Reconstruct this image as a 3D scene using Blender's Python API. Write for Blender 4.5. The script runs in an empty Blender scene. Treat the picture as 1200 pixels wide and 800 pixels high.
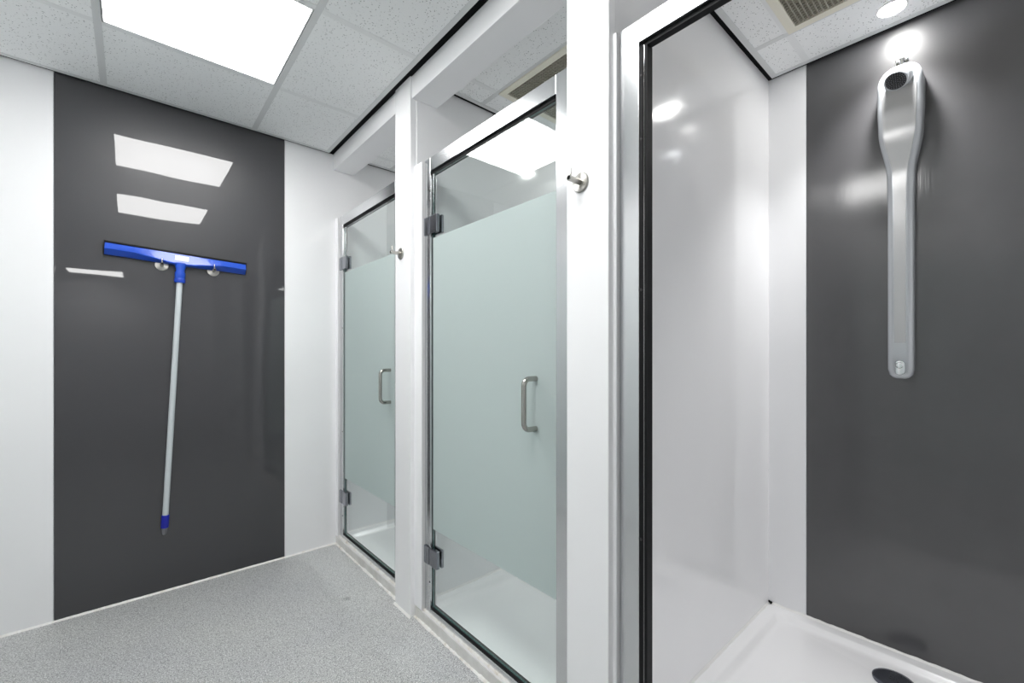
import bpy, bmesh, math, random
from mathutils import Vector, Matrix

# ------------------------------------------------------------------ camera, world, exposure
scene = bpy.context.scene
COL = scene.collection
F_PX = 508.6                      # focal length in pixels for a 1200x800 frame
CAM_H = 1.165
cam_data = bpy.data.cameras.new('camera')
cam_data.sensor_fit = 'HORIZONTAL'
cam_data.sensor_width = 36.0
cam_data.lens = F_PX / 1200 * 36.0
cam_data.shift_y = 16 / 1200
cam_data.clip_start = 0.02
cam = bpy.data.objects.new('camera', cam_data)
COL.objects.link(cam)
cam.location = (0, 0, CAM_H)
cam.rotation_euler = (math.pi / 2, 0, -math.atan2(F_PX, 580.0))
scene.camera = cam

world = bpy.data.worlds.new('world')
scene.world = world
world.use_nodes = True
world.node_tree.nodes['Background'].inputs[0].default_value = (0.8, 0.85, 0.9, 1)
world.node_tree.nodes['Background'].inputs[1].default_value = 0.3

scene.view_settings.view_transform = 'Standard'
scene.view_settings.look = 'None'
scene.view_settings.gamma = 1.0
scene.view_settings.use_curve_mapping = False
scene.view_settings.exposure = 0.0
PANEL_POWER = 17.4                # emission of the ceiling light panels
SPOT_POWER = 300.0                # emission of the small downlight lenses
SPOT_WATTS = 56.0                 # lamp of each small downlight, shining down
try:
    scene.cycles.max_bounces = 16
    scene.cycles.caustics_reflective = False
    scene.cycles.caustics_refractive = False
    scene.cycles.diffuse_bounces = 10
    scene.cycles.glossy_bounces = 6
    scene.cycles.transmission_bounces = 8
    scene.cycles.transparent_max_bounces = 16
    scene.cycles.sample_clamp_indirect = 8.0
except Exception:
    pass

# ------------------------------------------------------------------ measures of the place (metres)
CEIL = 2.40
Y_END = 2.74          # end wall
X_LEFT = -0.65        # opposite side of the corridor
X_POST = 0.93         # front of the posts
X_CURB = 0.955        # front of the tray kerb
X_FRAME = 0.965       # front of the door frames
X_GLASS = 0.976
X_BACK = 2.165        # back wall of the cubicles
Y_ROOM = -4.2
POSTS = [(1.745, 1.892), (0.681, 0.825), (-0.383, -0.239)]
PARTS = [(1.740, 1.885), (0.710, 0.815), (-0.370, -0.245)]
CUBS = [(1.885, Y_END), (0.815, 1.740), (-0.245, 0.710)]      # clear width of each cubicle

random.seed(4)

# ------------------------------------------------------------------ materials
MATS = {}
def new_mat(name):
    m = bpy.data.materials.new(name)
    m.use_nodes = True
    return m, m.node_tree, m.node_tree.nodes['Principled BSDF']

def simple(name, col, rough=0.5, metal=0.0, spec=0.5, coat=0.0, aniso=0.0):
    m, nt, b = new_mat(name)
    b.inputs['Base Color'].default_value = (*col, 1)
    b.inputs['Roughness'].default_value = rough
    b.inputs['Metallic'].default_value = metal
    b.inputs['Specular IOR Level'].default_value = spec
    b.inputs['Coat Weight'].default_value = coat
    b.inputs['Coat Roughness'].default_value = 0.05
    b.inputs['Anisotropic'].default_value = aniso
    MATS[name] = m
    return m

def node(nt, t, **kw):
    n = nt.nodes.new(t)
    for k, v in kw.items():
        setattr(n, k, v)
    return n

def pos_coords(nt, scale=(1, 1, 1)):
    g = node(nt, 'ShaderNodeNewGeometry')
    mp = node(nt, 'ShaderNodeMapping')
    mp.inputs['Scale'].default_value = scale
    nt.links.new(g.outputs['Position'], mp.inputs['Vector'])
    return mp.outputs['Vector']

def noise(nt, vec, scale, detail=3.0, rough=0.5):
    n = node(nt, 'ShaderNodeTexNoise')
    n.inputs['Scale'].default_value = scale
    n.inputs['Detail'].default_value = detail
    n.inputs['Roughness'].default_value = rough
    nt.links.new(vec, n.inputs['Vector'])
    return n.outputs['Fac']

def ramp(nt, fac, stops):
    r = node(nt, 'ShaderNodeValToRGB')
    e = r.color_ramp.elements
    while len(e) < len(stops):
        e.new(0.5)
    for el, (p, c) in zip(e, stops):
        el.position = p
        el.color = (*c, 1) if len(c) == 3 else c
    nt.links.new(fac, r.inputs['Fac'])
    return r.outputs['Color']

def bump(nt, height, strength, dist, bsdf):
    b = node(nt, 'ShaderNodeBump')
    b.inputs['Strength'].default_value = strength
    b.inputs['Distance'].default_value = dist
    nt.links.new(height, b.inputs['Height'])
    nt.links.new(b.outputs['Normal'], bsdf.inputs['Normal'])

def wall_gloss(name, col, rough, wave, spec=0.5, smear=0.0):
    """laminate wall panel: flat colour, slight long waves in the surface, faint cloudy wear in the gloss"""
    m, nt, b = new_mat(name)
    v = pos_coords(nt)
    n1 = noise(nt, v, 2.2, 2)
    c = ramp(nt, n1, [(0.3, tuple(x * 0.985 for x in col)), (0.7, tuple(min(1, x * 1.015) for x in col))])
    nt.links.new(c, b.inputs['Base Color'])
    n2 = noise(nt, v, 5.0, 5, 0.6)
    r = ramp(nt, n2, [(0.35, (rough,) * 3), (0.75, (rough + smear,) * 3)])
    nt.links.new(r, b.inputs['Roughness'])
    b.inputs['Specular IOR Level'].default_value = spec
    n3 = noise(nt, v, 3.0, 1)
    bump(nt, n3, wave, 0.02, b)
    MATS[name] = m
    return m

wall_gloss('white_laminate', (0.88, 0.88, 0.89), 0.09, 0.03, 0.5, 0.06)
wall_gloss('white_paint', (0.88, 0.88, 0.89), 0.28, 0.02, 0.4)
gg = wall_gloss('grey_gloss', (0.036, 0.036, 0.040), 0.36, 0.0, 0.42, 0.10)
nt = gg.node_tree; b = nt.nodes['Principled BSDF']
for l in list(b.inputs['Normal'].links): nt.links.remove(l)
b.inputs['Coat Weight'].default_value = 1.0; b.inputs['Coat Roughness'].default_value = 0.018; b.inputs['Coat IOR'].default_value = 1.5
bp = node(nt, 'ShaderNodeBump'); bp.inputs['Strength'].default_value = 0.09; bp.inputs['Distance'].default_value = 0.02
nt.links.new(noise(nt, pos_coords(nt), 3.2, 1), bp.inputs['Height']); nt.links.new(bp.outputs['Normal'], b.inputs['Coat Normal'])
wall_gloss('pale_teal', (0.66, 0.71, 0.71), 0.30, 0.02, 0.4)

# satin grey panel behind the shower: faint vertical brushing that smears reflections
m, nt, b = new_mat('grey_satin')
v = pos_coords(nt)
n1 = noise(nt, v, 3.5, 4, 0.6)
nt.links.new(ramp(nt, n1, [(0.3, (0.044, 0.043, 0.046)), (0.7, (0.054, 0.053, 0.056))]), b.inputs['Base Color'])
b.inputs['Roughness'].default_value = 0.40
b.inputs['Specular IOR Level'].default_value = 0.7
b.inputs['Coat Weight'].default_value = 0.9; b.inputs['Coat Roughness'].default_value = 0.09
n3 = noise(nt, pos_coords(nt, (1, 260, 6)), 1.0, 3, 0.6)
bp = node(nt, 'ShaderNodeBump'); bp.inputs['Strength'].default_value = 0.08; bp.inputs['Distance'].default_value = 0.002
nt.links.new(n3, bp.inputs['Height']); nt.links.new(bp.outputs['Normal'], b.inputs['Coat Normal'])
MATS['grey_satin'] = m

# speckled vinyl floor
m, nt, b = new_mat('vinyl_floor')
v = pos_coords(nt)
fine = noise(nt, v, 235.0, 2, 0.75)
c1 = ramp(nt, fine, [(0.33, (0.20, 0.202, 0.202)), (0.46, (0.50, 0.505, 0.502)), (0.58, (0.63, 0.635, 0.63)), (0.66, (1.0, 1.0, 0.99))])
vo = node(nt, 'ShaderNodeTexVoronoi')
vo.inputs['Scale'].default_value = 270.0
nt.links.new(v, vo.inputs['Vector'])
sp = node(nt, 'ShaderNodeSeparateColor'); nt.links.new(vo.outputs['Color'], sp.inputs[0])
c2 = ramp(nt, sp.outputs[0], [(0.10, (0.52, 0.52, 0.53)), (0.32, (0.92, 0.92, 0.92)), (0.70, (1, 1, 1)), (0.90, (1.0, 1.0, 1.0))])
mx = node(nt, 'ShaderNodeMix', data_type='RGBA', blend_type='MULTIPLY')
mx.inputs[0].default_value = 0.8
nt.links.new(c1, mx.inputs[6]); nt.links.new(c2, mx.inputs[7])
big = noise(nt, v, 2.6, 4, 0.6)
c3 = ramp(nt, big, [(0.3, (0.90, 0.90, 0.92)), (0.7, (1.0, 1.0, 0.985))])
mx2 = node(nt, 'ShaderNodeMix', data_type='RGBA', blend_type='MULTIPLY')
mx2.inputs[0].default_value = 1.0
nt.links.new(mx.outputs[2], mx2.inputs[6]); nt.links.new(c3, mx2.inputs[7])
# small grey scuff on the vinyl near the post
vd = node(nt, 'ShaderNodeVectorMath', operation='DISTANCE')
vd.inputs[1].default_value = (0.775, 2.085, 0)
nt.links.new(v, vd.inputs[0])
wob = node(nt, 'ShaderNodeMath', operation='MULTIPLY_ADD')
wob.inputs[1].default_value = 0.03
nt.links.new(noise(nt, v, 45.0, 2), wob.inputs[0]); nt.links.new(vd.outputs['Value'], wob.inputs[2])
c4 = ramp(nt, wob.outputs[0], [(0.018, (0.62, 0.62, 0.62)), (0.042, (1, 1, 1))])
mx3 = node(nt, 'ShaderNodeMix', data_type='RGBA', blend_type='MULTIPLY')
mx3.inputs[0].default_value = 1.0
nt.links.new(mx2.outputs[2], mx3.inputs[6]); nt.links.new(c4, mx3.inputs[7])
nt.links.new(mx3.outputs[2], b.inputs['Base Color'])
b.inputs['Roughness'].default_value = 0.42
bump(nt, fine, 0.15, 0.001, b)
MATS['vinyl_floor'] = m

# mineral-fibre ceiling tile: pale, pin-holes and short fissures
m, nt, b = new_mat('mineral_tile')
v = pos_coords(nt)
vo = node(nt, 'ShaderNodeTexVoronoi')
vo.inputs['Scale'].default_value = 105.0
nt.links.new(v, vo.inputs['Vector'])
holes = ramp(nt, vo.outputs['Distance'], [(0.13, (0.10,) * 3), (0.24, (1, 1, 1))])
pick = ramp(nt, vo.outputs['Color'], [(0.58, (0,) * 3), (0.62, (1,) * 3)])
fis = noise(nt, pos_coords(nt, (95, 150, 90)), 1.0, 3, 0.6)
fissure = ramp(nt, fis, [(0.29, (0.25,) * 3), (0.35, (1, 1, 1))])
mh = node(nt, 'ShaderNodeMix', data_type='RGBA', blend_type='LIGHTEN')
mh.inputs[0].default_value = 1.0
nt.links.new(holes, mh.inputs[6]); nt.links.new(pick, mh.inputs[7])
mm = node(nt, 'ShaderNodeMix', data_type='RGBA', blend_type='MULTIPLY')
mm.inputs[0].default_value = 1.0
nt.links.new(mh.outputs[2], mm.inputs[6]); nt.links.new(fissure, mm.inputs[7])
cc = node(nt, 'ShaderNodeMix', data_type='RGBA', blend_type='MIX')
cc.inputs[6].default_value = (0.27, 0.27, 0.27, 1)
cc.inputs[7].default_value = (0.91, 0.92, 0.92, 1)
nt.links.new(mm.outputs[2], cc.inputs[0])
nt.links.new(cc.outputs[2], b.inputs['Base Color'])
b.inputs['Roughness'].default_value = 0.9
b.inputs['Specular IOR Level'].default_value = 0.15
bump(nt, mm.outputs[2], 0.35, 0.002, b)
MATS['mineral_tile'] = m

simple('grid_white', (0.70, 0.71, 0.71), 0.45)
simple('cross_tee', (0.84, 0.85, 0.85), 0.6, spec=0.2)
simple('shade_black', (0.006, 0.006, 0.007), 0.8, spec=0.1)  # black stands in for shade in ceiling gaps and behind the vent core
simple('black_rubber', (0.008, 0.008, 0.009), 0.6, spec=0.2)
simple('chrome', (0.82, 0.83, 0.84), 0.10, 1.0)
simple('handle_steel', (0.46, 0.45, 0.42), 0.17, 1.0)
simple('aluminium', (0.68, 0.69, 0.70), 0.20, 1.0)
simple('dark_chrome', (0.30, 0.31, 0.34), 0.16, 1.0)
simple('steel_brushed', (0.42, 0.41, 0.38), 0.26, 1.0, aniso=0.5)
simple('tray_white', (0.88, 0.875, 0.88), 0.22, coat=0.3)
simple('silicone', (0.83, 0.82, 0.80), 0.35)
simple('mould', (0.008, 0.008, 0.008), 0.9, spec=0.1)
simple('blue_light', (0.006, 0.068, 0.50), 0.36, coat=0.35)
simple('blue_dark', (0.006, 0.012, 0.34), 0.35)
simple('shaft_grey', (0.56, 0.60, 0.62), 0.38)
simple('tip_grey', (0.20, 0.20, 0.21), 0.5)
simple('paper_label', (0.82, 0.80, 0.78), 0.5)
simple('cream_metal', (0.80, 0.77, 0.66), 0.45)
simple('crate_shaded', (0.40, 0.38, 0.31), 0.5)  # vent bars greyer than their cream frame: shade put into the colour
simple('shower_body', (0.50, 0.52, 0.54), 0.24, 0.35)
simple('shower_face', (0.48, 0.48, 0.48), 0.25, 0.45)
simple('nozzle_black', (0.010, 0.011, 0.013), 0.35)
simple('nozzle_tip', (0.16, 0.17, 0.19), 0.35)
simple('drain_metal', (0.16, 0.17, 0.20), 0.25, 0.9)
simple('lamp_white', (0.85, 0.85, 0.85), 0.4)

# worn kerb face
m, nt, b = new_mat('kerb_grey')
v = pos_coords(nt)
n1 = noise(nt, v, 9, 5, 0.65)
nt.links.new(ramp(nt, n1, [(0.28, (0.60, 0.58, 0.55)), (0.6, (0.76, 0.75, 0.73)), (0.8, (0.82, 0.81, 0.80))]), b.inputs['Base Color'])
b.inputs['Roughness'].default_value = 0.35
MATS['kerb_grey'] = m

# silicone bead with patchy yellowing
m, nt, b = new_mat('silicone_aged')
v = pos_coords(nt)
n1 = noise(nt, v, 30, 4, 0.7)
nt.links.new(ramp(nt, n1, [(0.24, (0.24, 0.19, 0.14)), (0.34, (0.74, 0.70, 0.64)), (0.55, (0.86, 0.85, 0.83))]), b.inputs['Base Color'])
b.inputs['Roughness'].default_value = 0.4
MATS['silicone_aged'] = m

# thin clear glass: tinted see-through with a Fresnel mirror coat
m = bpy.data.materials.new('clear_glass'); m.use_nodes = True
nt = m.node_tree; nt.nodes.clear()
out = node(nt, 'ShaderNodeOutputMaterial'); mix = node(nt, 'ShaderNodeMixShader')
tr = node(nt, 'ShaderNodeBsdfTransparent'); tr.inputs[0].default_value = (0.925, 0.955, 0.948, 1)
gl = node(nt, 'ShaderNodeBsdfGlossy'); gl.inputs['Roughness'].default_value = 0.0
gl.inputs['Color'].default_value = (0.95, 0.97, 0.97, 1)
fr = node(nt, 'ShaderNodeFresnel'); fr.inputs['IOR'].default_value = 1.62
gb = node(nt, 'ShaderNodeNewGeometry'); inv = node(nt, 'ShaderNodeMath', operation='SUBTRACT'); inv.inputs[0].default_value = 1.0
ml = node(nt, 'ShaderNodeMath', operation='MULTIPLY')          # the pane mirrors on its outer faces only
nt.links.new(gb.outputs['Backfacing'], inv.inputs[1]); nt.links.new(fr.outputs[0], ml.inputs[0]); nt.links.new(inv.outputs[0], ml.inputs[1])
nt.links.new(ml.outputs[0], mix.inputs[0]); nt.links.new(tr.outputs[0], mix.inputs[1]); nt.links.new(gl.outputs[0], mix.inputs[2])
nt.links.new(mix.outputs[0], out.inputs[0]); MATS['clear_glass'] = m
simple('glass_edge', (0.030, 0.085, 0.080), 0.08, coat=0.5)

# etched band: scatters light both ways
m = bpy.data.materials.new('frosted_glass'); m.use_nodes = True
nt = m.node_tree; nt.nodes.clear()
out = node(nt, 'ShaderNodeOutputMaterial'); mix = node(nt, 'ShaderNodeMixShader'); mix.inputs[0].default_value = 0.55
df = node(nt, 'ShaderNodeBsdfDiffuse'); df.inputs[0].default_value = (0.71, 0.775, 0.765, 1)
tl = node(nt, 'ShaderNodeBsdfTranslucent'); tl.inputs[0].default_value = (0.73, 0.795, 0.785, 1)
nt.links.new(df.outputs[0], mix.inputs[1]); nt.links.new(tl.outputs[0], mix.inputs[2])
nt.links.new(mix.outputs[0], out.inputs[0]); MATS['frosted_glass'] = m

def emitter(name, col, power):
    m = bpy.data.materials.new(name); m.use_nodes = True
    nt = m.node_tree; nt.nodes.clear()
    out = node(nt, 'ShaderNodeOutputMaterial'); e = node(nt, 'ShaderNodeEmission')
    e.inputs[0].default_value = (*col, 1); e.inputs[1].default_value = power
    nt.links.new(e.outputs[0], out.inputs[0]); MATS[name] = m
emitter('panel_glow', (1.0, 0.995, 0.985), PANEL_POWER)
emitter('spot_glow', (1.0, 0.99, 0.97), SPOT_POWER)

# ------------------------------------------------------------------ mesh helpers
def bm_box(bm, x0, x1, y0, y1, z0, z1, bevel=0.0, seg=2, mi=0):
    x0, x1 = min(x0, x1), max(x0, x1); y0, y1 = min(y0, y1), max(y0, y1); z0, z1 = min(z0, z1), max(z0, z1)
    vs = [bm.verts.new(p) for p in ((x0, y0, z0), (x1, y0, z0), (x1, y1, z0), (x0, y1, z0), (x0, y0, z1), (x1, y0, z1), (x1, y1, z1), (x0, y1, z1))]
    fs = [bm.faces.new([vs[i] for i in q]) for q in ((0, 3, 2, 1), (4, 5, 6, 7), (0, 1, 5, 4), (1, 2, 6, 5), (2, 3, 7, 6), (3, 0, 4, 7))]
    for f in fs:
        f.material_index = mi
    if bevel > 0:
        es = list({e for f in fs for e in f.edges})
        bmesh.ops.bevel(bm, geom=es, offset=bevel, segments=seg, profile=0.5, affect='EDGES')

def bm_prism(bm, outline, axis, a0, a1):
    """extrude a closed 2-D outline along an axis; outline in the two other axes, in order"""
    def P(p, a):
        if axis == 'x': return (a, p[0], p[1])
        if axis == 'y': return (p[0], a, p[1])
        return (p[0], p[1], a)
    A = [bm.verts.new(P(p, a0)) for p in outline]
    B = [bm.verts.new(P(p, a1)) for p in outline]
    n = len(A)
    for i in range(n):
        bm.faces.new((A[i], A[(i + 1) % n], B[(i + 1) % n], B[i]))
    bm.faces.new(A[::-1]); bm.faces.new(B)

def bm_tube(bm, path, radii, seg=16, caps=True, axis=None):
    """sweep a circle along a polyline"""
    pts = [Vector(p) for p in path]
    if not isinstance(radii, (list, tuple)):
        radii = [radii] * len(pts)
    rings = []
    up = None
    for i, p in enumerate(pts):
        a = pts[max(i - 1, 0)]; c = pts[min(i + 1, len(pts) - 1)]
        t = (c - a)
        if t.length < 1e-9:
            t = Vector((0, 0, 1))
        t.normalize()
        if axis is not None:
            t = Vector(axis).normalized()
        if up is None:
            up = Vector((0, 0, 1)) if abs(t.z) < 0.9 else Vector((1, 0, 0))
        s = t.cross(up).normalized()
        up2 = s.cross(t).normalized()
        up = up2
        rings.append([bm.verts.new(p + (s * math.cos(k * 2 * math.pi / seg) + up2 * math.sin(k * 2 * math.pi / seg)) * radii[i]) for k in range(seg)])
    for r0, r1 in zip(rings, rings[1:]):
        for k in range(seg):
            bm.faces.new((r0[k], r0[(k + 1) % seg], r1[(k + 1) % seg], r1[k]))
    if caps:
        bm.faces.new(rings[0][::-1]); bm.faces.new(rings[-1])

def bm_loft(bm, rings, caps=True):
    R = [[bm.verts.new(p) for p in r] for r in rings]
    n = len(R[0])
    for r0, r1 in zip(R, R[1:]):
        for k in range(n):
            bm.faces.new((r0[k], r0[(k + 1) % n], r1[(k + 1) % n], r1[k]))
    if caps:
        bm.faces.new(R[0][::-1]); bm.faces.new(R[-1])

def obj(name, bm, mat, parent=None, smooth=False, kind=None, label=None, recentre=True):
    """link a bmesh as one mesh object; geometry given in the parent's space (or the world's)"""
    bmesh.ops.recalc_face_normals(bm, faces=bm.faces)
    c = Vector((0, 0, 0))
    if recentre and len(bm.verts):
        lo = Vector([min(v.co[i] for v in bm.verts) for i in range(3)])
        hi = Vector([max(v.co[i] for v in bm.verts) for i in range(3)])
        c = (lo + hi) / 2
        for v in bm.verts:
            v.co -= c
    me = bpy.data.meshes.new(name)
    bm.to_mesh(me); bm.free()
    for mt in (mat if isinstance(mat, (list, tuple)) else [mat]):
        me.materials.append(MATS[mt])
    if smooth:
        for p in me.polygons:
            p.use_smooth = True
        me.set_sharp_from_angle(angle=math.radians(38))
    o = bpy.data.objects.new(name, me)
    COL.objects.link(o)
    o.location = c
    if parent is not None:
        o.parent = parent
        if parent.type == 'MESH':
            o.location = c - parent.location       # parent mesh was recentred in the same space
    if kind: o['kind'] = kind
    if label: o['label'] = label
    return o

def box(name, x0, x1, y0, y1, z0, z1, mat, parent=None, bevel=0.0, kind=None, label=None, seg=2):
    bm = bmesh.new(); bm_box(bm, x0, x1, y0, y1, z0, z1, bevel, seg)
    return obj(name, bm, mat, parent, smooth=False, kind=kind, label=label)

def thing(name, label, cat, loc=(0, 0, 0), group=None):
    o = bpy.data.objects.new(name, None)
    COL.objects.link(o)
    o.empty_display_size = 0.05
    o.location = loc
    o['label'] = label; o['category'] = cat
    if group: o['group'] = group
    return o

def struct(name, bm, mat, label=None, smooth=False):
    return obj(name, bm, mat, None, smooth, 'structure', label)

def sbox(name, x0, x1, y0, y1, z0, z1, mat, label=None, bevel=0.0):
    return box(name, x0, x1, y0, y1, z0, z1, mat, None, bevel, 'structure', label)

def W(root, *p):
    """world point -> root space (roots are only translated)"""
    return Vector(p) - root.location

# ------------------------------------------------------------------ floor and walls
sbox('floor', -2.1, X_BACK + 0.1, Y_ROOM - 0.1, Y_END + 0.1, -0.08, 0.0, 'vinyl_floor', 'grey speckled vinyl floor')

wall_back = sbox('wall_back', -0.75, X_BACK + 0.1, Y_END + 0.006, Y_END + 0.1, 0, 2.52, 'white_paint', 'end wall clad in white and charcoal panels')
J = 0.0012
box('panel', X_LEFT, -0.255 - J, Y_END, Y_END + 0.006, 0.0, 2.47, 'white_laminate', wall_back, label='white glossy wall panel')
box('panel', -0.255 + J, 0.663 - J, Y_END, Y_END + 0.006, 0.0, 2.47, 'grey_gloss', wall_back, label='charcoal glossy wall panel')
box('panel', 0.663 + J, X_BACK, Y_END, Y_END + 0.006, 0.0, 2.47, 'white_laminate', wall_back, label='white glossy wall panel')

wall_right = sbox('wall_right', X_BACK + 0.006, X_BACK + 0.1, -0.42, Y_END, 0, 2.52, 'white_paint', 'back wall of the shower cubicles')
for (ya, yb) in CUBS:
    e = 0.146
    box('panel', X_BACK, X_BACK + 0.006, ya, ya + e - J, 0, 2.47, 'white_laminate', wall_right, label='white glossy wall strip')
    box('panel', X_BACK, X_BACK + 0.006, ya + e + J, yb - e - J, 0, 2.47, 'grey_satin', wall_right, label='charcoal satin wall panel')
    box('panel', X_BACK, X_BACK + 0.006, yb - e + J, yb, 0, 2.47, 'white_laminate', wall_right, label='white glossy wall strip')

for i, (ya, yb) in enumerate(PARTS):
    sbox('wall_partition', X_POST + 0.03, X_BACK, ya, yb, 0, 2.52, 'white_laminate', 'white glossy partition between shower cubicles')
# rest of the room, outside the frame: opposite side, corridor end, wider lobby
wl = sbox('wall_left', -2.0, X_LEFT, -1.9, Y_END + 0.1, 0, 2.52, 'white_paint', 'white wall on the other side of the corridor')
for ya, yb in ((1.80, 2.60), (0.80, 1.60), (-0.22, 0.58), (-1.25, -0.45)):
    box('panel', X_LEFT - 0.002, X_LEFT + 0.006, ya, yb, 0.08, 1.95, 'pale_teal', wl, label='pale frosted panel')
sbox('wall_lobby', -2.1, -2.0, Y_ROOM, -1.9, 0, 2.52, 'white_paint', 'white lobby wall')
sbox('wall_front', -2.1, 1.1, Y_ROOM - 0.1, Y_ROOM, 0, 2.52, 'white_paint', 'white wall at the far end of the corridor')
sbox('wall_side', X_POST + 0.01, 1.1, Y_ROOM, -0.383, 0, 2.52, 'white_paint', 'white wall beyond the last cubicle')

# posts between the cubicles, with the narrow filler strip beside each door frame
for i, (ya, yb) in enumerate(POSTS):
    p = sbox('trim_%d' % (i + 1), X_POST, X_POST + 0.032, ya, yb, 0.0, 2.47, 'white_laminate', 'white boxed post between shower doors', 0.0025)
FRAMES = [(1.894, 2.705), (0.826, 1.680), (-0.238, 0.671)]   # outer edges of each door frame
for i, ((ya, yb), (fa, fb)) in enumerate(zip(CUBS, FRAMES)):
    top = (Y_END if i == 0 else POSTS[i - 1][0])
    sbox('trim_%d' % (i + 4), X_POST + 0.020, X_POST + 0.062, fb + 0.0005, top - 0.0005 if i == 0 else top + 0.012, 0.052, 2.008, 'white_paint', 'white filler strip beside the door frame', 0.003)
    low = POSTS[i][1]
    if fa - low > 0.01:
        sbox('trim_%d' % (i + 10), X_POST + 0.020, X_POST + 0.062, low - 0.012, fa - 0.0005, 0.052, 2.008, 'white_paint', 'white filler strip beside the door frame', 0.003)
# boxed header beams from post to post under the ceiling edge
for i, (ya, yb) in enumerate(((POSTS[0][1], Y_END), (POSTS[1][1], POSTS[0][0]), (POSTS[2][1], POSTS[1][0]))):
    sbox('trim_%d' % (i + 7), 0.937, 1.063, ya, yb, 2.305, 2.50, 'white_paint', 'white boxed header beam over the shower door', 0.002)

# silicone beads along the foot of walls and kerbs (slightly uneven)
def bead(name, a, b, size, mat, label, n_out, wob=0.25, step=0.012, seed=1):
    rnd = random.Random(seed)
    a = Vector(a); b = Vector(b); n_out = Vector(n_out)
    L = (b - a).length; k = max(2, int(L / step))
    bm = bmesh.new(); rings = []
    s = size
    for i in range(k + 1):
        s += (size * (1 + rnd.uniform(-wob, wob)) - s) * 0.5
        c = a.lerp(b, i / k)
        rings.append([c, c + n_out * s, c + n_out * s * 0.62 + Vector((0, 0, s * 0.62)), c + Vector((0, 0, s))])
    bm_loft(bm, rings)
    return struct(name, bm, mat, label)
bead('baseboard_back', (X_LEFT, Y_END, 0), (X_CURB, Y_END, 0), 0.0075, 'silicone_aged', 'thin white silicone bead along the foot of the end wall', (0, -1, 0), 0.15)
for i, (ya, yb) in enumerate(POSTS[:2]):
    bead('baseboard_post_%d' % (i + 1), (X_POST, ya - 0.004, 0), (X_POST, yb + 0.004, 0), 0.008, 'silicone', 'white silicone bead at the foot of the post', (-1, 0, 0), 0.2)

# ------------------------------------------------------------------ ceilings: exposed grid with lay-in tiles
LIGHT_CELLS = [(-0.095, 1.622), (-0.095, 0.422), (-0.695, -3.778)]
tile_cache = {}
def tile(parent, x0, x1, y0, y1):
    g = 0.0035
    w, d = x1 - x0 - 2 * g, y1 - y0 - 2 * g
    if w < 0.02 or d < 0.02: return
    key = (round(w, 4), round(d, 4))
    if key not in tile_cache:
        bm = bmesh.new(); bm_box(bm, -w / 2, w / 2, -d / 2, d / 2, -0.0075, 0.0075)
        me = bpy.data.meshes.new('tile'); bm.to_mesh(me); bm.free(); me.materials.append(MATS['mineral_tile'])
        tile_cache[key] = me
    o = bpy.data.objects.new('tile', tile_cache[key]); COL.objects.link(o)
    o.parent = parent
    o.location = Vector(((x0 + x1) / 2, (y0 + y1) / 2, CEIL + 0.0012 + 0.0075)) - parent.location

CROSS = 1
def grid_ceiling(x0, x1, y0, y1, gx, gy, label, skip=(), angle=0.022):
    """x0..y1: edge of the suspended ceiling; gx, gy: tee centre lines; skip: cells (x, y) holding a fitting"""
    bm = bmesh.new(); t = 0.012; zt = CEIL + 0.030
    for x in gx:
        bm_box(bm, x - t, x + t, y0, y1, CEIL, CEIL + 0.0012)
        bm_box(bm, x - 0.002, x + 0.002, y0, y1, CEIL + 0.001, zt)
    xs = [x0] + [g for g in gx] + [x1]; ys = [y0] + [g for g in gy] + [y1]
    for y in gy:
        for a, b in zip(xs, xs[1:]):
            bm_box(bm, a + (t if a != x0 else 0), b - (t if b != x1 else 0), y - t, y + t, CEIL, CEIL + 0.0012, 0, 2, CROSS)
            bm_box(bm, a, b, y - 0.002, y + 0.002, CEIL + 0.001, zt)
    for q in ((x0, x1, y0, y0 + angle), (x0, x1, y1 - angle, y1), (x0, x0 + angle, y0 + angle, y1 - angle), (x1 - angle, x1, y0 + angle, y1 - angle)):
        bm_box(bm, *q, CEIL - 0.0006, CEIL + 0.0008)
    for q in ((x0, x1, y0, y0 + 0.001), (x0, x1, y1 - 0.001, y1), (x0, x0 + 0.001, y0, y1), (x1 - 0.001, x1, y0, y1)):
        bm_box(bm, *q, CEIL, zt)
    c = obj('ceiling', bm, ['grid_white', 'cross_tee'], None, False, 'structure', label)
    for a, b in zip(xs, xs[1:]):
        for p, q in zip(ys, ys[1:]):
            if any(abs(a - sx) < 0.02 and abs(p - sy) < 0.02 for sx, sy in skip):
                continue
            tile(c, a, b, p, q)
    return c

gy = [round(2.222 - 0.6 * k, 3) for k in range(10, -1, -1)]
corridor_ceiling = grid_ceiling(-2.0, 0.909, Y_ROOM, Y_END - 0.011, [-1.895, -1.295, -0.695, -0.095, 0.505], gy,
                                'suspended tile ceiling over the corridor', LIGHT_CELLS)
# black slab closes the room; black strips paint the shade in the edge gaps
sbox('ceiling_slab', -2.1, X_BACK + 0.1, Y_ROOM - 0.1, Y_END + 0.1, 2.52, 2.60, 'shade_black', 'slab above the suspended ceiling, coloured black for the shade of the void')
sbox('trim_13', 0.9092, 0.9368, Y_ROOM, Y_END, 2.403, 2.43, 'shade_black', 'black strip painted as the shade in the gap along the ceiling edge')
sbox('trim_14', X_LEFT, 0.9368, Y_END - 0.0108, Y_END - 0.0002, 2.402, 2.43, 'shade_black', 'black strip painted as the shade in the gap above the end wall')

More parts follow.
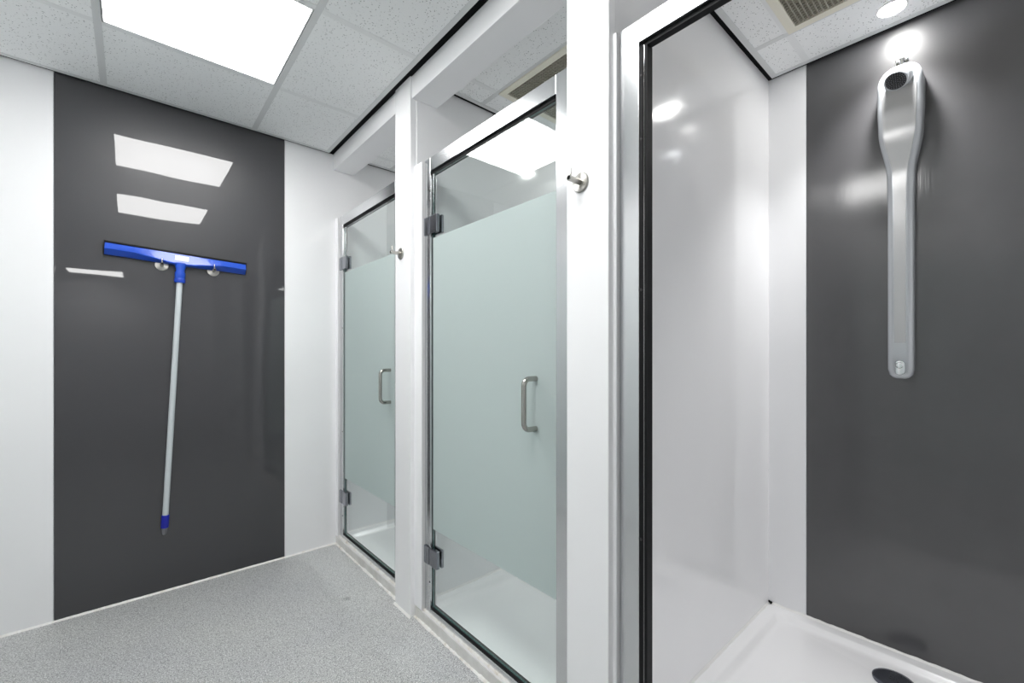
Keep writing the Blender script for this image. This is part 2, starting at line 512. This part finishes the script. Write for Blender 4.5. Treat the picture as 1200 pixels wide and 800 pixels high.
# ------------------------------------------------------------------ ceiling light panels
def ceiling_light(cx, cy, label):
    t = thing('ceiling_light', label, 'ceiling light', (cx + 0.3, cy + 0.3, CEIL), 'square ceiling light panels')
    a = 0.286
    bm = bmesh.new()
    for q in ((-a, a, -a, -a + 0.004), (-a, a, a - 0.004, a), (-a, -a + 0.004, -a, a), (a - 0.004, a, -a, a)):
        bm_box(bm, *q, 0.0002, 0.030)
    bm_box(bm, -a, a, -a, a, 0.030, 0.034)
    obj('frame', bm, 'lamp_white', t)
    box('diffuser', -a + 0.0042, a - 0.0042, -a + 0.0042, a - 0.0042, 0.003, 0.007, 'panel_glow', t)
    return t
ceiling_light(*LIGHT_CELLS[0], 'bright square light panel in the ceiling nearest the end wall')
ceiling_light(*LIGHT_CELLS[1], 'square ceiling light seen only as the middle reflection in the charcoal panel')
ceiling_light(*LIGHT_CELLS[2], 'distant square ceiling light panel seen only as the lowest reflection in the charcoal panel')

# ------------------------------------------------------------------ cubicle ceilings, grilles, downlights
def grille(x0, y0, x1, y1, label):
    t = thing('ceiling_vent', label, 'vent', ((x0 + x1) / 2, (y0 + y1) / 2, CEIL), 'cream ceiling vents in the cubicles')
    hx, hy = (x1 - x0) / 2, (y1 - y0) / 2; fr = 0.030
    bm = bmesh.new()
    for q in ((-hx, hx, -hy, -hy + fr), (-hx, hx, hy - fr, hy), (-hx, -hx + fr, -hy + fr, hy - fr), (hx - fr, hx, -hy + fr, hy - fr)):
        bm_box(bm, *q, -0.006, 0.004)
    obj('frame', bm, 'cream_metal', t)
    bm = bmesh.new(); n = 36
    for k in range(1, n):
        u = -hx + fr + (2 * hx - 2 * fr) * k / n
        bm_box(bm, u - 0.0016, u + 0.0016, -hy + fr, hy - fr, -0.003, 0.012)
        u = -hy + fr + (2 * hy - 2 * fr) * k / n
        bm_box(bm, -hx + fr, hx - fr, u - 0.0016, u + 0.0016, -0.003, 0.012)
    obj('core', bm, 'crate_shaded', t, kind='stuff')
    bm = bmesh.new()
    bm_box(bm, -hx + 0.01, hx - 0.01, -hy + 0.01, hy - 0.01, 0.075, 0.08)
    for q in ((-hx + 0.01, hx - 0.01, -hy + 0.01, -hy + 0.014), (-hx + 0.01, hx - 0.01, hy - 0.014, hy - 0.01), (-hx + 0.01, -hx + 0.014, -hy + 0.014, hy - 0.014), (hx - 0.014, hx - 0.01, -hy + 0.014, hy - 0.014)):
        bm_box(bm, *q, 0.0045, 0.075)
    obj('duct_box', bm, 'shade_black', t)

def downlight(x, y, label):
    t = thing('downlight', label, 'downlight', (x, y, CEIL), 'small recessed downlights in the cubicles')
    bm = bmesh.new()
    prof = [(0.031, -0.001), (0.040, -0.004), (0.044, -0.0005), (0.044, 0.0008), (0.031, 0.0008)]
    rings = []
    n = 32
    for k in range(n):
        a = 2 * math.pi * k / n
        rings.append([(r * math.cos(a), r * math.sin(a), z) for r, z in prof])
    R = [[bm.verts.new(p) for p in r] for r in rings]
    for k in range(n):
        r0, r1 = R[k], R[(k + 1) % n]
        for j in range(len(prof)):
            bm.faces.new((r0[j], r0[(j + 1) % len(prof)], r1[(j + 1) % len(prof)], r1[j]))
    obj('ring', bm, 'lamp_white', t, True)
    bm = bmesh.new(); bm_tube(bm, [(0, 0, -0.0025), (0, 0, 0.0008)], [0.031, 0.031], 32)
    obj('lens', bm, 'spot_glow', t)
    ld = bpy.data.lights.new('lamp', 'SPOT')
    ld.energy = SPOT_WATTS; ld.spot_size = math.radians(92); ld.spot_blend = 1.0; ld.shadow_soft_size = 0.028
    lo = bpy.data.objects.new('lamp', ld); COL.objects.link(lo)
    lo.parent = t; lo.location = (0, 0, -0.03)

place = ['end', 'middle', 'open']
for i, (ya, yb) in enumerate(CUBS):
    y1 = yb - 0.018; y0 = ya + 0.018; x1 = X_BACK - 0.014; x0 = 1.0635
    gyl = yb - 0.155; gy0 = gyl - 0.6
    gx = [1.300, 1.900]
    gys = [gy0, gyl] if gy0 - y0 > 0.03 else [gyl]
    first_y = gy0 if len(gys) == 2 else y0
    grid_ceiling(x0, x1, y0, y1, gx, gys, 'tiled ceiling of the %s cubicle' % place[i], [(1.300, first_y)])
    grille(1.303, first_y + 0.003, 1.897, gyl - 0.003, ['cream egg-crate vent in the ceiling of the cubicle by the end wall',
           'cream egg-crate vent above the middle shower door', 'cream egg-crate vent in the ceiling of the open cubicle'][i])
    downlight(2.035, ya + 0.515, ['small recessed downlight in the cubicle by the end wall', 'small recessed downlight in the middle cubicle',
              'small bright downlight above the grey shower column'][i])
    # black strips painted as the shade in the gaps round the edge
    bm = bmesh.new()
    bm_box(bm, x0, X_BACK, y1 + 0.0003, yb, 2.403, 2.43); bm_box(bm, x0, X_BACK, ya, y0 - 0.0003, 2.403, 2.43)
    bm_box(bm, x1 + 0.0003, X_BACK, y0, y1, 2.403, 2.43)
    struct('trim_%d' % (15 + i), bm, 'shade_black', 'black strips painted as the shade in the gap round the cubicle ceiling')

# ------------------------------------------------------------------ shower trays
def rounded_rect(x0, x1, y0, y1, r, z, n=8):
    pts = []
    for cx, cy, a0 in ((x1 - r, y1 - r, 0), (x0 + r, y1 - r, 90), (x0 + r, y0 + r, 180), (x1 - r, y0 + r, 270)):
        for k in range(n + 1):
            a = math.radians(a0 + 90 * k / n)
            pts.append((cx + r * math.cos(a), cy + r * math.sin(a), z))
    return pts

def tray(ya, yb, label, mould):
    t = thing('shower_tray', label, 'shower tray', (1.56, (ya + yb) / 2, 0), 'white shower trays')
    x0, x1 = X_CURB, X_BACK
    o = t.location
    rings = []
    spec = [(0.0, 0.0005, 0.0), (0.0, 0.003, 0.044), (0.004, 0.006, 0.050), (0.044, 0.03, 0.050), (0.052, 0.035, 0.047), (0.062, 0.04, 0.034), (0.075, 0.05, 0.029)]
    for ins, r, z in spec:
        rings.append([Vector(p) - o for p in rounded_rect(x0 + ins, x1 - ins, ya + ins, yb - ins, max(r, 0.0005), z)])
    # floor of the tray dips to the waste
    dc = (2.005, ya + 0.505)
    mid = [Vector(p) - o for p in rounded_rect(x0 + 0.09, x1 - 0.09, ya + 0.09, yb - 0.09, 0.05, 0.0275)]
    rings.append(mid)
    n = len(mid)
    inner = []
    for p in mid:
        w = p + o
        a = math.atan2(w.y - dc[1], w.x - dc[0])
        inner.append(Vector((dc[0] + 0.062 * math.cos(a), dc[1] + 0.062 * math.sin(a), 0.022)) - o)
    rings.append(inner)
    bm = bmesh.new(); bm_loft(bm, rings)
    body = obj('body', bm, 'tray_white', t, True)
    # front kerb facing
    box('kerb_facing', x0 - 0.004 - o.x, x0 - 0.0002 - o.x, ya + (0.0 if ya > 1.8 or True else 0) - o.y, yb - o.y, 0.004, 0.047, 'kerb_grey', t, label='worn light grey kerb face')
    # waste cover
    bm = bmesh.new()
    c = Vector((dc[0], dc[1], 0.0215)) - o
    bm_tube(bm, [c, c + Vector((0, 0, 0.007)), c + Vector((0, 0, 0.0105)), c + Vector((0, 0, 0.012))], [0.060, 0.060, 0.056, 0.046], 40)
    w = obj('waste_cover', bm, 'drain_metal', t, True, label='dark round waste cover')
    bm = bmesh.new()
    for k in range(7):
        a = k * 2 * math.pi / 6
        q = c + Vector((0.012 * math.cos(a), 0.012 * math.sin(a), 0.0118)) if k < 6 else c + Vector((0, 0, 0.0118))
        bm_tube(bm, [q, q + Vector((0, 0, 0.0008))], [0.0022, 0.0022], 10)
    h = obj('hole', bm, 'nozzle_black', w)
    h.location += w.location * 0
    # silicone round the edge
    bm = bmesh.new()
    s = 0.007
    zt = 0.050
    def run(a, b, nrm):
        rnd = random.Random(int(a[0] * 100 + a[1] * 10)); k = 60; rr = []
        a = Vector(a); b = Vector(b); nrm = Vector(nrm)
        for i in range(k + 1):
            q = a.lerp(b, i / k) - o; ss = s * rnd.uniform(0.8, 1.2)
            rr.append([q - Vector((0, 0, 0.001)), q + nrm * ss - Vector((0, 0, 0.001)), q + nrm * ss * 0.5 + Vector((0, 0, ss * 0.5)), q + Vector((0, 0, ss))])
        bm_loft(bm, rr)
    run((x1 - 0.0005, ya, zt), (x1 - 0.0005, yb, zt), (-1, 0, 0))
    run((x0 + 0.06, yb - 0.0005, zt), (x1, yb - 0.0005, zt), (0, -1, 0))
    run((x0 + 0.06, ya + 0.0005, zt), (x1, ya + 0.0005, zt), (0, 1, 0))
    obj('sealant', bm, 'silicone', t)
    if mould:
        bm = bmesh.new(); rnd = random.Random(3)
        for dx, dy, dz, r in ((-0.010, -0.006, 0.060, 0.0050), (-0.006, -0.012, 0.057, 0.0045), (-0.012, -0.014, 0.056, 0.0035)):
            bmesh.ops.create_icosphere(bm, subdivisions=2, radius=r, matrix=Matrix.Translation(Vector((x1 + dx, yb + dy, dz)) - o))
        for v in bm.verts:
            v.co += Vector((rnd.uniform(-1, 1), rnd.uniform(-1, 1), rnd.uniform(-1, 1))) * 0.0012
        obj('mould_spot', bm, 'mould', t, label='black mould spot in the corner')
    return t
tray(*CUBS[0], 'white shower tray behind the frosted door next to the end wall', False)
tray(*CUBS[1], 'white shower tray behind the middle frosted door', False)
tray(*CUBS[2], 'white shower tray with dark round waste in the open cubicle', True)
# uneven beads along the foot and the top of each kerb
for i, (ya, yb) in enumerate(((POSTS[0][1], Y_END), (POSTS[1][1], POSTS[0][0]), (POSTS[2][1], POSTS[1][0]))):
    bead('trim_%d' % (18 + i), (X_CURB - 0.004, ya, 0), (X_CURB - 0.004, yb, 0), 0.007, 'silicone_aged', 'uneven white silicone bead along the foot of the kerb', (-1, 0, 0), 0.8, 0.010, 5 + i)
    bead('trim_%d' % (21 + i), (X_FRAME - 0.0004, ya, 0.0502), (X_FRAME - 0.0004, yb, 0.0502), 0.008, 'silicone_aged', 'aged white silicone bead along the top of the kerb', (-1, 0, 0), 0.45, 0.010, 9 + i)

# ------------------------------------------------------------------ door frames and glass doors
def door_frame(fa, fb, label, openf):
    """fa..fb outer edges along the wall; jambs, head and sill"""
    t = thing('shower_door_frame', label, 'door frame', (X_FRAME + 0.015, (fa + fb) / 2, 0.05), 'silver shower door frames')
    o = t.location
    x0, x1 = X_FRAME, X_FRAME + 0.032
    zb, zt = 0.0505, 2.014
    jw_l = 0.046 if not openf else 0.057
    jw_r = 0.073
    rh = 0.058
    def B(name, *q, mat='aluminium', bev=0.0015, parent=t):
        return box(name, q[0] - o.x, q[1] - o.x, q[2] - o.y, q[3] - o.y, q[4] - o.z, q[5] - o.z, mat, parent, bev)
    B('jamb', x0, x1, fb - jw_l, fb, zb, zt)
    B('jamb', x0, x1, fa, fa + jw_r, zb, zt)
    B('head_rail', x0, x1, fa + jw_r + 0.0004, fb - jw_l - 0.0004, zt - rh, zt)
    B('sill_rail', x0, x1, fa + jw_r + 0.0004, fb - jw_l - 0.0004, zb, zb + 0.024)
    # black seals round the opening
    s = 0.012 if not openf else 0.010
    ia, ib = fa + jw_r, fb - jw_l
    B('seal', x0 + 0.010, x1 - 0.003, ia, ib, zt - rh - s, zt - rh - 0.0004, mat='black_rubber', bev=0)
    B('seal', x0 + 0.008, x1 - 0.003, ia, ib, zb + 0.0244, zb + 0.0244 + 0.006, mat='black_rubber', bev=0)
    if openf:
        B('seal', x0 + 0.003, x1, ib - 0.009, ib - 0.0004, zb + 0.031, zt - rh - s, mat='black_rubber', bev=0)
        B('closing_strip', x0 + 0.006, x1, ib - 0.0115, ib - 0.0094, zb + 0.031, zt - rh - s, mat='chrome', bev=0)
        B('seal', x0 + 0.008, x1, ib - 0.0190, ib - 0.0119, zb + 0.031, zt - rh - s, mat='black_rubber', bev=0)
    else:
        B('seal', x0 + 0.012, x1 - 0.008, ib - 0.0032, ib - 0.0004, zb + 0.031, zt - rh - s, mat='black_rubber', bev=0)
    for z in (1.87, 1.71 if openf else 1.83, 1.33, 0.70, 0.19):
        bm = bmesh.new()
        c = Vector((x0 + (0.003 if openf else 0), ib + (-0.0045 if openf else 0.0035), z)) - o
        bm_tube(bm, [c + Vector((0.001, 0, 0)), c + Vector((-0.0012, 0, 0)), c + Vector((-0.002, 0, 0))], [0.0036, 0.0036, 0.0022], 12)
        obj('screw', bm, 'nozzle_black', t, True)
    return t
door_frame(*FRAMES[0], 'silver metal frame of the shower door next to the end wall', False)
door_frame(*FRAMES[1], 'silver metal frame of the middle shower door', False)
door_frame(*FRAMES[2], 'silver metal frame with black seals around the open shower cubicle', True)

def d_handle(root, y, zc, sgn):
    """D-shaped pull: two stand-offs and a bar; sgn -1 outside, +1 inside"""
    bm = bmesh.new()
    xg = X_GLASS if sgn < 0 else X_GLASS + 0.0095
    r = 0.0084; d = 0.054; hh = 0.080; rc = 0.022
    path = [(xg, y, zc + hh), (xg + sgn * 0.012, y, zc + hh)]
    for k in range(9):
        a = math.radians(90 * k / 8)
        path.append((xg + sgn * (d - rc + rc * math.sin(a)), y, zc + hh - rc + rc * math.cos(a)))
    for k in range(9):
        a = math.radians(90 * k / 8)
        path.append((xg + sgn * (d - rc + rc * math.cos(a)), y, zc - hh + rc - rc * math.sin(a)))
    path += [(xg + sgn * 0.012, y, zc - hh), (xg, y, zc - hh)]
    bm_tube(bm, [W(root, *p) for p in path], r, 16)
    h = obj('handle', bm, 'handle_steel', root, True)
    return h

def glass_door(fa, fb, label, yh):
    t = thing('shower_door', label, 'shower door', (X_GLASS + 0.004, (fa + fb) / 2, 0.08), 'frosted glass shower doors')
    o = t.location
    y0, y1 = fa + 0.073 + 0.003, fb - 0.046 - 0.004
    z0, z1 = 0.083, 1.942
    x0, x1 = X_GLASS, X_GLASS + 0.008
    bm = bmesh.new(); bm_box(bm, x0 - o.x, x1 - o.x, y0 - o.y, y1 - o.y, z0 - o.z, z1 - o.z)
    g = obj('glass_pane', bm, ['clear_glass', 'glass_edge'], t)
    for p in g.data.polygons:
        if abs(p.normal.x) < 0.5:
            p.material_index = 1
    box('frosted_band', x0 - 0.0010 - o.x, x0 - 0.0002 - o.x, y0 + 0.004 - o.y, y1 - 0.004 - o.y, 0.418 - o.z, 1.668 - o.z, 'frosted_glass', t, label='frosted band across the glass')
    d_handle(t, yh, 1.010, -1); d_handle(t, yh, 1.010, 1)
    for zc in (1.722, 0.302):
        # hinge: wall leaf on the jamb, barrel, clamp plate on the glass
        bm = bmesh.new()
        bm_box(bm, X_FRAME - 0.0060 - o.x, X_FRAME - 0.0002 - o.x, y1 + 0.008 - o.y, y1 + 0.046 - o.y, zc - 0.038 - o.z, zc + 0.038 - o.z, 0.0016)
        h = obj('hinge', bm, 'dark_chrome', t)
        off = h.location
        bm = bmesh.new()
        bm_box(bm, x0 - 0.0165 - o.x, x0 - 0.0003 - o.x, y1 - 0.056 - o.y, y1 - 0.001 - o.y, zc - 0.038 - o.z, zc + 0.038 - o.z, 0.0022)
        obj('clamp_plate', bm, 'dark_chrome', h)
        bm = bmesh.new()
        bm_tube(bm, [Vector((x0 - 0.0100, y1 + 0.0035, zc - 0.036)) - o, Vector((x0 - 0.0100, y1 + 0.0035, zc + 0.036)) - o], [0.0050, 0.0050], 14)
        obj('barrel', bm, 'dark_chrome', h, True)
        box('inner_plate', x1 + 0.0003 - o.x, x1 + 0.012 - o.x, y1 - 0.056 - o.y, y1 - 0.001 - o.y, zc - 0.038 - o.z, zc + 0.038 - o.z, 'dark_chrome', h, 0.002)
    return t
glass_door(*FRAMES[0], 'narrow-looking frosted glass shower door next to the end wall', 2.035)
glass_door(*FRAMES[1], 'frosted glass shower door in the middle, fully visible', 0.995)

# ------------------------------------------------------------------ coat hooks
def coat_hook(loc, rotz, label):
    """local -y points away from the wall"""
    t = thing('coat_hook', label, 'coat hook', loc, 'round steel coat hooks')
    t.rotation_euler = (0, 0, rotz)
    bm = bmesh.new()
    bm_tube(bm, [(0, 0, 0), (0, -0.004, 0), (0, -0.0055, 0), (0, -0.0055, 0)], [0.0265, 0.0265, 0.0250, 0.0230], 40, axis=(0, -1, 0))
    obj('rose', bm, 'hook_disc', t, True)
    bm = bmesh.new()
    bm_tube(bm, [(0, -0.005, 0), (0, -0.051, 0), (0, -0.052, 0), (0, -0.052, 0), (0, -0.047, 0)], [0.0076, 0.0076, 0.0068, 0.0056, 0.0056], 24, axis=(0, -1, 0))
    obj('stem', bm, 'steel_brushed', t, True)
    bm = bmesh.new()
    bm_tube(bm, [(0, -0.044, 0.006), (0, -0.044, 0.027), (0, -0.044, 0.0285)], [0.0028, 0.0028, 0.0018], 14)
    obj('peg', bm, 'steel_brushed', t, True)
    bm = bmesh.new()
    bm_tube(bm, [(0, -0.0468, 0), (0, -0.0472, 0)], [0.0054, 0.0054], 16)
    obj('socket', bm, 'nozzle_black', t)
    return t
# turned disc: highlights fan out from the centre
m, nt, b = new_mat('hook_disc')
b.inputs['Base Color'].default_value = (0.48, 0.47, 0.44, 1); b.inputs['Metallic'].default_value = 1.0
b.inputs['Roughness'].default_value = 0.30; b.inputs['Anisotropic'].default_value = 0.92
tg = node(nt, 'ShaderNodeTangent', direction_type='RADIAL', axis='Y')
nt.links.new(tg.outputs[0], b.inputs['Tangent'])
MATS['hook_disc'] = m
coat_hook((X_POST, 0.772, 1.639), -math.pi / 2, 'steel coat hook on the white post beside the open cubicle')
coat_hook((X_POST, 1.832, 1.630), -math.pi / 2, 'small steel coat hook on the post between the two frosted doors')
coat_hook((0.112, Y_END, 1.606), 0, 'left of the two steel hooks holding the blue squeegee')
coat_hook((0.322, Y_END, 1.604), 0, 'right of the two steel hooks holding the blue squeegee')

# ------------------------------------------------------------------ squeegee hung on the end wall
sq = thing('floor_squeegee', 'blue floor squeegee with grey handle hanging on the charcoal panel', 'squeegee', (0.186, Y_END - 0.0065, 1.643))
sq.rotation_euler = (0.005, math.radians(2.75), 0)
HL = 0.279
def head_ring(x):
    a = abs(x)
    k = max(0.0, min(1.0, (0.175 - a) / 0.135))           # 1 at the socket, 0 near the ends
    zr = -0.004 - 0.022 * k                                # ridge between the lit and the under face
    zb = -0.028 - 0.004 * k
    yr = -0.032
    return [(x, -0.0005, 0.026), (x, -0.012, 0.026), (x, yr + 0.004, zr + 0.004), (x, yr, zr), (x, yr + 0.003, zr - 0.004), (x, -0.008, zb), (x, -0.0005, zb)]
xs = [-HL, -HL + 0.003] + [-0.25 + 0.025 * k for k in range(21)] + [HL - 0.003, HL]
bm = bmesh.new()
bm_loft(bm, [head_ring(x) for x in xs])
bmesh.ops.recalc_face_normals(bm, faces=bm.faces)
head = obj('head', bm, 'blue_light', sq, False)
bm = bmesh.new(); bm_box(bm, -HL - 0.002, HL + 0.002, -0.015, -0.001, 0.0262, 0.0350, 0.001)
obj('rubber_blade', bm, 'black_rubber', sq, True)
bm = bmesh.new(); bm_box(bm, -HL - 0.0035, -HL - 0.0002, -0.020, -0.001, -0.027, 0.0345); 
obj('end_cap', bm, 'black_rubber', sq)
bm = bmesh.new(); bm_box(bm, HL + 0.0002, HL + 0.0035, -0.020, -0.001, -0.027, 0.0345)
obj('end_cap', bm, 'black_rubber', sq)
# sticker lies on the sloping face
p0 = Vector((0, -0.012, 0.026)); p1 = Vector((0, -0.028, -0.022))
d = (p1 - p0).normalized(); nrm = Vector((0, d.z, -d.y)); nrm = nrm if nrm.y < 0 else -nrm
bm = bmesh.new(); cs = []
for off in (0.0004, 0.0010):
    for sx, sd in ((-0.024, 0.010), (0.031, 0.010), (0.031, 0.037), (-0.024, 0.037)):
        cs.append(bm.verts.new(p0 + d * sd + nrm * off + Vector((sx, 0, 0))))
for q in ((0, 1, 2, 3), (7, 6, 5, 4), (0, 4, 5, 1), (1, 5, 6, 2), (2, 6, 7, 3), (3, 7, 4, 0)):
    bm.faces.new([cs[i] for i in q])
obj('sticker', bm, 'paper_label', sq)
def ring_e(z, rx, ry, n=24, yc=-0.019):
    return [(rx * math.cos(2 * math.pi * k / n), yc + ry * math.sin(2 * math.pi * k / n), z) for k in range(n)]
bm = bmesh.new()
bm_loft(bm, [ring_e(-0.020, 0.024, 0.0165), ring_e(-0.034, 0.023, 0.0165), ring_e(-0.050, 0.0185, 0.0165), ring_e(-0.068, 0.0175, 0.0165)])
obj('socket', bm, 'blue_light', sq, True)
bm = bmesh.new()
bm_loft(bm, [ring_e(-0.066, 0.0200, 0.0175), ring_e(-0.070, 0.0215, 0.0182), ring_e(-0.092, 0.0215, 0.0182), ring_e(-0.093, 0.0205, 0.0178), ring_e(-0.098, 0.0205, 0.0178), ring_e(-0.099, 0.0220, 0.0182), ring_e(-0.116, 0.0220, 0.0182), ring_e(-0.118, 0.0205, 0.0175)])
col = obj('collar', bm, 'blue_light', sq, True)
bm = bmesh.new()
for k in range(18):
    a = 2 * math.pi * k / 18
    c = Vector((0.0214 * math.cos(a), -0.019 + 0.0182 * math.sin(a), 0))
    bm_tube(bm, [c + Vector((0, 0, -0.114)), c + Vector((0, 0, -0.101))], [0.0012, 0.0012], 6)
obj('rib', bm, 'blue_dark', col)
bm = bmesh.new(); bm_loft(bm, [ring_e(-0.10, 0.0125, 0.0125), ring_e(-1.268, 0.0125, 0.0125)])
obj('shaft', bm, 'shaft_grey', sq, True)
bm = bmesh.new(); bm_loft(bm, [ring_e(-1.262, 0.0150, 0.0150), ring_e(-1.264, 0.0158, 0.0158), ring_e(-1.322, 0.0158, 0.0158), ring_e(-1.324, 0.0150, 0.0150)])
obj('end_sleeve', bm, 'blue_dark', sq, True)
bm = bmesh.new(); bm_loft(bm, [ring_e(-1.322, 0.0135, 0.0135), ring_e(-1.352, 0.0085, 0.0085), ring_e(-1.358, 0.0060, 0.0060)])
obj('end_tip', bm, 'tip_grey', sq, True)

# ------------------------------------------------------------------ shower column in the open cubicle
SY = 0.259
sh = thing('shower_column', 'tall grey shower column with built-in head on the charcoal wall', 'shower', (X_BACK, SY, 1.08))
def interp(tab, z):
    for (z0, *a), (z1, *b) in zip(tab, tab[1:]):
        if z <= z1:
            k = (z - z0) / (z1 - z0); k = max(0, min(1, k)); k = k * k * (3 - 2 * k)
            return [p + (q - p) * k for p, q in zip(a, b)]
    return list(tab[-1][1:])
# z, half width, depth
TAB = [(1.078, 0.013, 0.020), (1.082, 0.023, 0.030), (1.092, 0.0320, 0.038), (1.112, 0.0365, 0.042), (1.70, 0.0368, 0.044), (1.82, 0.0385, 0.046), (2.00, 0.0610, 0.066), (2.08, 0.0640, 0.068), (2.150, 0.0642, 0.070)]
def size_at(z):
    if z > 2.150:
        k = min(1.0, (z - 2.150) / 0.090)
        w = 0.0602 * math.sqrt(max(0.0, 1 - k ** 2.1)) + 0.004
        dp = 0.060 * math.sqrt(max(0.0, 1 - k ** 2.6)) + 0.010
        return [w, dp]
    return interp(TAB, z)
def section(z, w, dp, n=8):
    r = min(0.020, w * 0.48, dp * 0.48)
    pts = [(0, w, z), ]
    for k in range(n + 1):
        a = math.radians(90 * k / n)
        pts.append((-(dp - r) - r * math.sin(a), (w - r) + r * math.cos(a), z))
    for k in range(n + 1):
        a = math.radians(90 * k / n)
        pts.append((-(dp - r) - r * math.cos(a), -(w - r) - r * math.sin(a), z))
    pts.append((0, -w, z))
    return [(p[0], p[1], p[2] - 1.08) for p in pts]
zs = [t[0] for t in TAB]
zz = sorted(set(zs + [1.112 + 0.098 * k for k in range(1, 6)] + [1.70 + 0.0125 * k for k in range(1, 36)] + [2.150 + 0.004 * k for k in range(1, 22)] + [2.2365, 2.2385, 2.2396]))
bm = bmesh.new()
bm_loft(bm, [section(z, *size_at(z)) for z in zz])
obj('body', bm, 'shower_body', sh, True)
# flat satin face plate set into the front
bm = bmesh.new(); rings = []
for z in [q for q in zz if 1.16 < q <= 2.140]:
    w, dp = interp(TAB, z); fw = w - 0.0155 - 0.004 * max(0, min(1, (1.9 - z) / 0.1))
    x = -dp - 0.0012
    rings.append([(-dp + 0.006, fw, z - 1.08), (x, fw - 0.001, z - 1.08), (x, -fw + 0.001, z - 1.08), (-dp + 0.006, -fw, z - 1.08)])
bm_loft(bm, rings)
obj('face_plate', bm, 'shower_face', sh, True)
# shower head: angled cup with a dark nozzle disc
hc = Vector((-0.086, 0.003, 2.163 - 1.08))
hn = Vector((-0.66, 0.10, -0.74)).normalized()
bm = bmesh.new()
bm_tube(bm, [hc - hn * 0.022, hc + hn * 0.012, hc + hn * 0.018, hc + hn * 0.019, hc + hn * 0.013], [0.030, 0.0345, 0.0335, 0.0300, 0.0295], 36, axis=hn)
hd = obj('shower_head', bm, 'shower_body', sh, True)
# smooth hump on the column that carries the head
bm = bmesh.new()
bmesh.ops.create_uvsphere(bm, u_segments=32, v_segments=20, radius=1.0, matrix=Matrix.Translation((-0.060, 0.0, 2.172 - 1.08)) @ Matrix.Diagonal((0.036, 0.041, 0.044, 1)))
obj('head_housing', bm, 'shower_body', sh, True)
bm = bmesh.new()
bm_tube(bm, [hc + hn * 0.0132, hc + hn * 0.0165, hc + hn * 0.0172], [0.0290, 0.0290, 0.0275], 36)
sp = obj('spray_plate', bm, 'nozzle_black', hd, True)
a1 = hn.cross(Vector((0, 1, 0))).normalized(); a2 = hn.cross(a1).normalized()
bm = bmesh.new()
for rr, n in ((0.0, 1), (0.0065, 6), (0.013, 12), (0.0195, 18), (0.025, 22)):
    for k in range(n):
        a = 2 * math.pi * k / n
        c = hc + hn * 0.0170 + (a1 * math.cos(a) + a2 * math.sin(a)) * rr
        bm_tube(bm, [c, c + hn * 0.0022], [0.0015, 0.0010], 6)
obj('nozzle', bm, 'nozzle_tip', hd, kind='stuff')
# push button near the foot
bm = bmesh.new()
def capsule(z0, z1, r, x, n=10):
    pts = []
    for k in range(n + 1):
        a = math.radians(180 * k / n); pts.append((x, r * math.cos(a), z1 - r + r * math.sin(a)))
    for k in range(n + 1):
        a = math.radians(180 + 180 * k / n); pts.append((x, r * math.cos(a), z0 + r + r * math.sin(a)))
    return pts
bm_loft(bm, [capsule(0.012, 0.066, 0.0155, -0.040), capsule(0.012, 0.066, 0.0155, -0.045), capsule(0.0135, 0.0645, 0.0140, -0.0475), capsule(0.019, 0.059, 0.0095, -0.0480)])
bt = obj('button_plate', bm, 'chrome', sh, True)
bm = bmesh.new()
c = Vector((-0.047, 0, 0.048))
bm_tube(bm, [c, c + Vector((-0.010, 0, 0)), c + Vector((-0.0125, 0, 0)), c + Vector((-0.013, 0, 0))], [0.0115, 0.0115, 0.0095, 0.006], 24)
obj('push_button', bm, 'chrome', bt, True)
# water feed and clip on top
bm = bmesh.new()
bm_tube(bm, [(-0.012, -0.002, 1.155), (-0.012, -0.002, 1.185), (-0.003, -0.002, 1.190), (0, -0.002, 1.190)], [0.006, 0.006, 0.006, 0.006], 14)
pf = obj('feed_pipe', bm, 'chrome', sh, True)
bm = bmesh.new()
bm_box(bm, -0.017, -0.0005, -0.018, -0.011, 1.160, 1.186, 0.001); bm_box(bm, -0.017, -0.0005, 0.008, 0.015, 1.160, 1.186, 0.001)
obj('clip', bm, 'chrome', sh, True)
